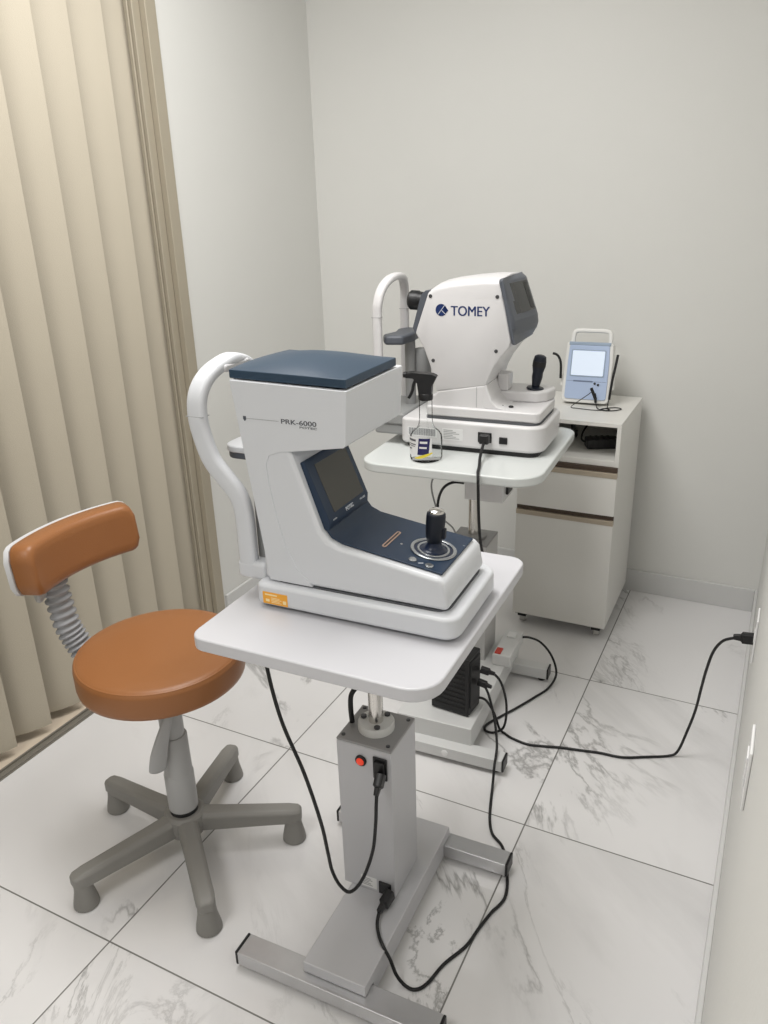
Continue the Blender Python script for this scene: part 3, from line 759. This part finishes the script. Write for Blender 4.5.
# chin rest frame
def _arch2(b):
    Y0 = -.104; xs = -.280
    half = [(xs, Y0, .09), (xs, Y0, .25), (xs, Y0, .375), (xs+.003, Y0+.003, .415), (xs+.008, Y0+.020, .448), (xs+.015, Y0+.052, .470), (xs+.018, 0, .478)]
    p = catmull(half+[(x, -y, z) for x, y, z in half[::-1][1:]], 6)
    sweep(b, p, [(u, w) for u, w in rrect(-.014, .014, -.010, .010, .008, 3)], up=(1, 0, 0))
arch2 = build('forehead_arch', _arch2, 'devwhite2', d2, sharp=60)
for y in (-.104, .104):
    build('arch_joint', lambda b: bb(b, -.2943, -.2657, y-.0103, y+.0103, .372, .3730), 'inkmid', arch2)
ch2 = build('chin_column', lambda b: (cyl(b, (-.225, .01, .08), (-.225, .01, .305), .016), lathe(b, [(.026, .16), (.028, .175), (.028, .25), (.022, .262)], (-.200, .045, 0), 24)), 'midgrey', d2)
lab(build('chin_rest', lambda b: prism(b, fillet([(-.265, -.090), (-.212, -.075), (-.205, .0), (-.212, .085), (-.265, .095), (-.285, .055), (-.272, .005), (-.285, -.055)], .014, 4), 'z', .290, .318), 'greydark', ch2, .009), 'dark grey chin cup')
build('frame_foot', lambda b: (bb(b, -.300, -.195, -.120, .120, .062, .098), bb(b, -.295, -.19, -.115, .115, .03, .064)), 'midgrey', d2, .008)

# ------------------------------------------------------------------ rolling cabinet
CW = .340
cab = empty('rolling_cabinet', 'off-white rolling cabinet in the corner with open niche, brown-edged drawer and door', 'cabinet', (-.44, 2.555, 0), R(.5))
def _carc(b):
    bb(b, -CW, 0, 0, .40, .792, .806); bb(b, -CW, -CW+.014, .0, .40, .05, .792); bb(b, -.014, 0, 0, .40, .05, .792)
    bb(b, -CW+.014, -.014, .385, .40, .05, .792); bb(b, -CW+.014, -.014, 0, .385, .657, .678); bb(b, -CW+.014, -.014, .02, .385, .05, .066)
build('carcass', _carc, 'cabinet', cab, .001, 2)
dr = build('drawer', lambda b: bb(b, -CW, 0, -.016, -.0008, .487, .622), 'cabinet', cab, .001, 2)
lab(build('handle_strip', lambda b: bb(b, -CW, 0, -.018, -.002, .6222, .640), 'champagne', dr, .001, 2), 'champagne metal handle strip')
dd = build('door', lambda b: bb(b, -CW, 0, -.016, -.0008, .052, .452), 'cabinet', cab, .001, 2)
lab(build('handle_strip', lambda b: bb(b, -CW, 0, -.018, -.002, .4522, .470), 'champagne', dd, .001, 2), 'champagne metal handle strip')
lab(build('groove', lambda b: (bb(b, -CW+.001, -.001, -.010, .004, .641, .657), bb(b, -CW+.001, -.001, -.010, .004, .471, .4865)), 'bronze', cab), 'dark bronze finger groove')
for x, y in ((-.312, .03), (-.035, .03), (-.312, .365), (-.035, .365)):
    c = build('caster', lambda b: (bb(b, x-.024, x+.024, y-.028, y+.020, .040, .050), bb(b, x-.016, x+.016, y-.020, y+.014, .026, .042)), 'black', cab, .002)
    build('wheel', lambda b: lathe(b, [(.017, -.012), (.020, -.009), (.020, .009), (.017, .012)], (x, y, .0200), 22, (1, .25, 0)), 'caster', c)

# tablet-style instrument on the cabinet
tb = empty('pachymeter', 'pale blue and white portable tablet-style instrument with carry handle standing on the cabinet', 'medical device', (-.614, 2.765, .8105), rot=(R(-13), 0, R(2)))
sh = build('shell', lambda b: prism(b, fillet([(-.084, .004), (.084, .004), (.084, .15), (.079, .214), (-.081, .214), (-.084, .15)], [.022, .022, .02, .008, .008, .02], 5), 'y', .0, .050), 'tabwhite', tb, .004)
pn = build('front_panel', lambda b: prism(b, fillet([(-.073, .017), (.073, .017), (.072, .15), (.068, .205), (-.070, .205), (-.072, .15)], [.012, .012, .02, .004, .004, .02], 4), 'y', -.004, .004), 'tabblue', tb, .0015)
lab(build('top_edge', lambda b: bb(b, -.073, .071, -.0045, .045, .205, .2165), 'tabblued', pn, .002), 'grey blue top edge')
build('screen_bezel', lambda b: prism(b, rrect(-.061, .059, .096, .190, .004, 3), 'y', -.0055, -.003), 'tabblued', pn)
lab(build('screen', lambda b: prism(b, rrect(-.057, .055, .1000, .1860, .003, 3), 'y', -.0065, -.005), 'tabscreen', pn), 'lit white screen')
build('panel_line', lambda b: (bb(b, -.070, .070, -.0044, -.0038, .0795, .0805), bb(b, -.046, .022, -.0046, -.0038, .0775, .0825)), 'tabblue_line', pn)
build('jack', lambda b: [lathe(b, [(.004, 0), (.004, .003), (.002, .004)], (x, -.004, z), 12, (0, -1, 0)) for x, z in ((.030, .074), (.042, .070))], 'black', pn)
build('carry_handle', lambda b: sweep(b, catmull([(-.066, .028, .205), (-.066, .028, .235), (-.062, .028, .252), (-.045, .028, .258), (0, .028, .258), (.043, .028, .258), (.060, .028, .252), (.064, .028, .235), (.064, .028, .205)], 6), rrect(-.008, .008, -.007, .007, .004, 3), up=(0, 1, 0)), 'tabwhite', tb, sharp=60)
build('probe_holder', lambda b: (bb(b, .084, .094, .010, .026, .055, .115), bb(b, -.094, -.084, .010, .026, .06, .10)), 'tabwhite', tb, .002)
def _pr(b): sweep(b, catmull([(.084, -.002, .030), (.088, .004, .10), (.093, .010, .150), (.097, .014, .185)], 6), circ(.0045, 10), scales=None)
tag(build('probe', lambda b: tube(b, [(-0.5290, 2.7700, 0.8320), (-0.5240, 2.7760, 0.8990), (-0.5190, 2.7860, 0.9440), (-0.5150, 2.7960, 0.9860)], .0045), 'black'), 'black pen probe leaning on the right side of the tablet-style instrument', 'probe')
tag(build('probe', lambda b: tube(b, [(-0.7080, 2.7820, 0.8940), (-0.7100, 2.7860, 0.9390), (-0.7160, 2.7880, 0.9620), (-0.7280, 2.7900, 0.9760), (-0.7420, 2.7900, 0.9800)], .0045), 'black'), 'bent black probe on the left side of the tablet-style instrument', 'probe')
def _wire(b):
    tube(b, [(-0.5850, 2.7450, 0.8740), (-0.5750, 2.7380, 0.8560), (-0.5660, 2.7300, 0.8290), (-0.5560, 2.7150, 0.8120), (-0.5300, 2.7050, 0.8085), (-0.5000, 2.7150, 0.8085), (-0.4800, 2.7450, 0.8085), (-0.5000, 2.7600, 0.8085), (-0.5300, 2.7400, 0.8085), (-0.5450, 2.7200, 0.8085), (-0.5280, 2.7100, 0.8085)], .0018, 8, 8)
    tube(b, [(-0.5830, 2.7440, 0.8640), (-0.6000, 2.7350, 0.8490), (-0.6300, 2.7220, 0.8260), (-0.6480, 2.7150, 0.8085), (-0.6200, 2.7050, 0.8085), (-0.5600, 2.7000, 0.8085), (-0.5150, 2.7150, 0.8085)], .0014, 8, 8)
    tube(b, [(-0.5450, 2.7220, 0.8085), (-0.5300, 2.7180, 0.8130), (-0.5150, 2.7250, 0.8085), (-0.5250, 2.7350, 0.8085), (-0.5290, 2.7600, 0.8320)], .0018, 8, 8)
tag(build('probe_wire', _wire, 'rubber'), 'thin tangled dark wire lying on the cabinet in front of the tablet-style instrument', 'wire')
def _pc(b): box(b, (-0.5780, 2.7400, 0.8560), (.010, .008, .045), Matrix.Rotation(R(-25), 4, 'Y')); box(b, (-0.5700, 2.7360, 0.8420), (.008, .008, .035), Matrix.Rotation(R(-10), 4, 'Y'))
tag(build('wire_connector', _pc, 'rubber', bevel=.002), 'pair of small dark plugs hanging at the front of the tablet-style instrument', 'plug')
# things in the niche
ad = empty('power_adapter', 'black power adapter lying in the open niche of the cabinet', 'power adapter', (-.53, 2.70, .679), R(24))
build('case', lambda b: bb(b, -.055, .055, -.028, .028, 0, .034), 'black', ad, .005)
build('rib', lambda b: [bb(b, -.04+.02*k, -.03+.02*k, -.0288, .0288, .003, .0345) for k in range(4)], 'rubber', ad, .002)
tag(build('adapter_lead', lambda b: tube(b, [(-.578, 2.68, .697), (-.60, 2.70, .70), (-.612, 2.78, .71), (-.60, 2.86, .735), (-.585, 2.90, .762)], .003), 'rubber'), 'short black lead running from the adapter to the back of the niche', 'cable')
pgp = empty('socket_block', 'small black plug block with a prong at the back of the cabinet niche', 'plug', (-.655, 2.80, .679))
build('case', lambda b: bb(b, -.016, .016, -.012, .012, 0, .022), 'black', pgp, .003)
build('stem', lambda b: bb(b, -.008, .008, -.005, .005, .022, .085), 'black', pgp, .002)

# ------------------------------------------------------------------ spray bottle
sb = empty('spray_bottle', 'clear spray bottle with black trigger head on the far table beside the TOMEY machine', 'bottle', (-.866, 1.945, .8205), R(14))
build('bottle', lambda b: lathe(b, [(.036, 0), (.0405, .003), (.0415, .010), (.0415, .062), (.040, .070), (.034, .079), (.025, .087), (.0195, .096), (.0170, .110), (.0165, .168), (.0160, .170)], n=40), 'clear', sb, sharp=60)
def lblpatch(b, a0, a1, z0, z1, r=.0419, skew=0, n=12):
    rows = []
    for i in range(n+1):
        a = R(a0+(a1-a0)*i/n); rows.append([b.verts.new((r*math.cos(a+s), r*math.sin(a+s), z)) for z, s in ((z0, 0), (z1, R(skew)))])
    for A, B in zip(rows, rows[1:]): b.faces.new((A[0], B[0], B[1], A[1]))
lb = build('label', lambda b: lblpatch(b, -165, -60, .018, .070), 'paper', sb)
lab(build('label_block', lambda b: lblpatch(b, -112, -72, .024, .070, .0422, 6), 'bottlelabelnavy', lb), 'navy block on the label')
build('label_print', lambda b: (lblpatch(b, -102, -76, .056, .062, .0425, 0), lblpatch(b, -104, -78, .042, .047, .0425, 0)), 'paper', lb)
build('label_print', lambda b: (lblpatch(b, -158, -118, .060, .0655, .0423), lblpatch(b, -152, -118, .050, .0525, .0423), lblpatch(b, -156, -122, .045, .0468, .0423), lblpatch(b, -155, -140, .036, .040, .0423)), 'ink', lb)
def _sw(b):
    n = 14; rows = []
    for i in range(n+1):
        s = i/n; a = R(-122+64*s); zc = .014+.016*s**1.3; h = .0085*math.sin(PI*min(1, s*.8+.1))
        rows.append([b.verts.new((.0427*math.cos(a), .0427*math.sin(a), zc-h*.5)), b.verts.new((.0427*math.cos(a), .0427*math.sin(a), zc+h*.5))])
    for A, B in zip(rows, rows[1:]): b.faces.new((A[0], B[0], B[1], A[1]))
lab(build('label_swoosh', _sw, 'yellow', lb), 'yellow swoosh on the label')
build('dip_tube', lambda b: tube(b, [(.0, .0, .16), (.004, 0, .09), (.012, 0, .01)], .0022, 6, 8), 'clear', sb)
hd = build('trigger_head', lambda b: (lathe(b, [(.0180, .166), (.0185, .169), (.0185, .180), (.0165, .184)], n=24),
    prism(b, fillet([(-.016, .180), (.016, .180), (.018, .205), (.026, .222), (.030, .230), (.018, .236), (-.030, .240), (-.048, .238), (-.050, .226), (-.030, .224), (-.020, .212)], .003, 3), 'y', -.0125, .0125)), 'black', sb, .0025, ang=35)
build('trigger', lambda b: sweep(b, catmull([(-.024, 0, .222), (-.030, 0, .205), (-.033, 0, .190), (-.039, 0, .176), (-.043, 0, .170)], 5), rrect(-.004, .004, -.007, .007, .003, 2), up=(1, 0, 0)), 'black', hd)
build('nozzle', lambda b: cyl(b, (-.048, 0, .232), (-.056, 0, .232), .0085, .0075, 16), 'black', hd)

sb.scale = (1.10, 1.10, 1.03)

# ------------------------------------------------------------------ boxes on the far base
ups = empty('transformer_box', 'black ribbed power box standing on the base of the farther table', 'power supply', (-.722, 1.862, .108), R(-4))
build('case', lambda b: bb(b, -.062, .058, -.075, .005, 0, .190), 'black', ups, .004)
build('cooling_rib', lambda b: [bb(b, -.050, .046, -.0775, -.073, .02+.016*k, .026+.016*k) for k in range(10)], 'rubber', ups, .001)
build('socket_panel', lambda b: bb(b, .056, .062, -.068, -.002, .025, .178), 'rubber', ups, .003)
psx = empty('power_strip', 'white extension block with red socket face on the base of the farther table', 'power strip', (-.676, 2.165, .1065), R(3))
build('case', lambda b: bb(b, -.030, .030, -.085, .085, 0, .040), 'steelbase2', psx, .004)
lab(build('socket_face', lambda b: bb(b, -.024, -.004, -.080, -.045, .040, .044), 'redplastic', psx, .001), 'red socket face')
build('rocker_switch', lambda b: bb(b, -.014, .014, .030, .065, .040, .045), 'paper', psx, .002)

# ------------------------------------------------------------------ cords
def cord(name, label, pts, r=.0037, per=8):
    return tag(build(name, lambda b: tube(b, pts, r, per, 10), 'rubber'), label, 'cable')
def plug(parent, p, d, L=.040, w=.0105, up=(0, 0, 1)):
    d = Vector(d).normalized(); p = Vector(p)
    def f(b):
        q = [p, p+d*L*.55, p+d*L*.62, p+d*L*.95]
        sweep(b, q, rrect(-w, w, -w*.75, w*.75, w*.3, 2), up=up, scales=[1, 1, .62, .48])
    return build('plug', f, 'black', parent, .0008, 1)
c = cord('mains_cable', 'black cable looping down from the nearer tabletop to the socket beside the red switch',
    [(-.775, 1.01, .770), (-.772, 1.003, .71), (-.748, 1.00, .60), (-.708, 1.003, .488), (-.686, 1.015, .366), (-.688, 1.035, .27), (-.692, 1.052, .205), (-.680, 1.060, .162), (-.659, 1.066, .148), (-.634, 1.076, .185), (-.612, 1.085, .26), (-.605, 1.090, .33), (-.605, 1.096, .375), (-.611, 1.112, .395)], .0037)
plug(c, (-.6135, 1.137, .418), (.05, -.45, -.42), .046, .0125)
c = cord('extension_cord', 'black cord across the marble tiles from the nearer column foot to the black box',
    [(-.608, 1.097, .088), (-.600, 1.070, .084), (-.583, 1.045, .082), (-.565, 1.030, .076), (-.547, 1.024, .055), (-.533, 1.022, .022), (-.512, 1.020, .005), (-.490, 1.022, .004), (-.474, 1.045, .004), (-.460, 1.100, .004), (-.434, 1.160, .004), (-.424, 1.215, .004), (-.414, 1.262, .004), (-.399, 1.318, .004), (-.418, 1.390, .004), (-.452, 1.458, .004), (-.490, 1.490, .004), (-.513, 1.535, .004), (-.533, 1.60, .004), (-.546, 1.650, .012), (-.553, 1.682, .052), (-.560, 1.715, .0600), (-.570, 1.75, .075), (-.592, 1.79, .12), (-.620, 1.818, .175), (-.640, 1.828, .200), (-.652, 1.830, .206)], .0037)
plug(c, (-.602, 1.140, .098), (-.10, -.80, -.18), .052, .0135)
plug(c, (-.657, 1.829, .206), (1, -.1, -.12), .045, .010)
c = cord('extension_cord', 'black cord looping from the black box round to the white extension block',
    [(-.650, 1.845, .238), (-.625, 1.853, .231), (-.600, 1.865, .195), (-.588, 1.885, .11), (-.594, 1.888, .03), (-.622, 1.878, .005), (-.650, 1.878, .005), (-.655, 1.905, .005), (-.633, 1.955, .005), (-.598, 2.025, .005), (-.565, 2.100, .005), (-.537, 2.170, .006), (-.527, 2.225, .03), (-.550, 2.245, .08), (-.590, 2.250, .120), (-.630, 2.242, .135), (-.662, 2.236, .130)], .0037)
plug(c, (-.655, 1.843, .240), (1, .08, -.18), .045, .010)
c = cord('extension_cord', 'long black cord crossing the floor to the outlet on the right wall',
    [(-.670, 1.846, .138), (-.645, 1.862, .125), (-.628, 1.895, .06), (-.612, 1.900, .008), (-.590, 1.888, .004), (-.564, 1.876, .004), (-.515, 1.868, .004), (-.47, 1.879, .004), (-.425, 1.893, .004), (-.37, 1.905, .004), (-.315, 1.917, .004), (-.253, 1.924, .004), (-.19, 1.955, .004), (-.135, 1.985, .004), (-.113, 1.996, .02), (-.096, 2.000, .09), (-.082, 1.990, .17), (-.074, 1.965, .26), (-.067, 1.940, .335), (-.056, 1.92, .405), (-.037, 1.91, .447), (-.008, 1.905, .466)], .0037)
plug(c, (.034, 1.905, .472), (-1, 0, -.10), .052, .0135)
c = cord('mains_cable', 'black cable hanging in front of the farther tabletop from the machine marked TOMEY',
    [(-.719, 2.022, .868), (-.717, 2.000, .860), (-.712, 1.965, .838), (-.698, 1.920, .826), (-.684, 1.872, .8258), (-.676, 1.852, .818), (-.673, 1.846, .79), (-.671, 1.85, .70), (-.672, 1.87, .62), (-.678, 1.92, .55), (-.70, 2.00, .46), (-.735, 2.04, .41), (-.755, 2.07, .40)], .0042)
build('plug', lambda b: bb(b, -.733, -.706, 2.008, 2.030, .860, .886), 'black', c, .004)
cord('mains_cable', 'short black cable curving from under the farther tabletop to its column',
    [(-.790, 2.045, .725), (-.825, 2.045, .722), (-.856, 2.048, .700), (-.878, 2.06, .655), (-.886, 2.075, .60), (-.878, 2.09, .55), (-.858, 2.10, .514)], .0042)
tag(build('cable', lambda b: tube(b, [(-.845, 2.10, .788), (-.875, 2.075, .755), (-.905, 2.07, .70), (-.90, 2.09, .62), (-.885, 2.10, .58), (-.850, 2.105, .55), (-.838, 2.115, .513)], .0028), 'midgrey'), 'thin grey cable curving beside the pole of the farther table', 'cable')
cord('mains_cable', 'short thick black cable bowed beside the chrome pole of the nearer table',
    [(-.690, 1.225, .62), (-.693, 1.222, .585), (-.704, 1.214, .558), (-.716, 1.208, .535), (-.718, 1.206, .505), (-.716, 1.206, .468)], .0055)

# ------------------------------------------------------------------ wall fittings
wo = empty('wall_outlet', 'white wall outlet on the right wall with the black plug in it', 'outlet', (XR, 1.905, .482))
build('plate', lambda b: bb(b, -.005, -.0002, -.038, .038, -.058, .058), 'whiteplug', wo, .002)
build('insert', lambda b: prism(b, rrect(-.020, .020, -.014, .014, .01, 4), 'x', -.0062, -.004), 'whiteplug', wo, .001)
ws = empty('light_switch', 'white light switch plate on the right wall near the camera', 'switch', (XR, .955, .795))
build('plate', lambda b: bb(b, -.0045, -.0002, -.034, .034, -.046, .046), 'whiteplug', ws, .003)
build('rocker', lambda b: bb(b, -.0065, -.004, -.014, .014, -.024, .024), 'whiteplug', ws, .002)

# ------------------------------------------------------------------ light
def area(name, loc, size, power, col, rot=(0, 0, 0), sy=None):
    l = bpy.data.lights.new(name, 'AREA'); l.energy = power; l.color = col; l.size = size
    if sy: l.shape = 'RECTANGLE'; l.size_y = sy
    o = bpy.data.objects.new(name, l); COL.objects.link(o); o.location = loc; o.rotation_euler = rot; return o
area('ceiling_panel_main', (-1.02, 1.40, 2.585), .9, 32, (1, .987, .97))
area('rear_fill', (-1.05, -.55, 2.585), .8, 20, (1, .985, .965))  # unseen fill light, added behind the camera
w = bpy.data.worlds.new('World'); bpy.context.scene.world = w; w.use_nodes = True
w.node_tree.nodes['Background'].inputs[0].default_value = (.7, .72, .75, 1); w.node_tree.nodes['Background'].inputs[1].default_value = .3

# ------------------------------------------------------------------ camera
yaw, pitch, roll, fpx = -4.77374922e-01, 3.75435082e-01, -3.09604887e-02, 785.16
f = Vector((math.sin(yaw)*math.cos(pitch), math.cos(yaw)*math.cos(pitch), -math.sin(pitch)))
r0 = Vector((math.cos(yaw), -math.sin(yaw), 0)); u0 = r0.cross(f)
rr = math.cos(roll)*r0+math.sin(roll)*u0; uu = -math.sin(roll)*r0+math.cos(roll)*u0
cd = bpy.data.cameras.new('camera'); cam = bpy.data.objects.new('camera', cd); COL.objects.link(cam)
mw = Matrix.Identity(4)
for i in range(3): mw[i][0] = rr[i]; mw[i][1] = uu[i]; mw[i][2] = -f[i]
mw[0][3], mw[1][3], mw[2][3] = 0, 0, 1.5
cam.matrix_world = mw
cd.sensor_fit = 'VERTICAL'; cd.sensor_height = 36; cd.sensor_width = 27; cd.lens = fpx/1024*36; cd.clip_start = .005
sc = bpy.context.scene; sc.camera = cam
sc.view_settings.view_transform = 'Standard'; sc.view_settings.look = 'None'; sc.view_settings.gamma = 1; sc.view_settings.exposure = 0
sc.view_settings.use_curve_mapping = False
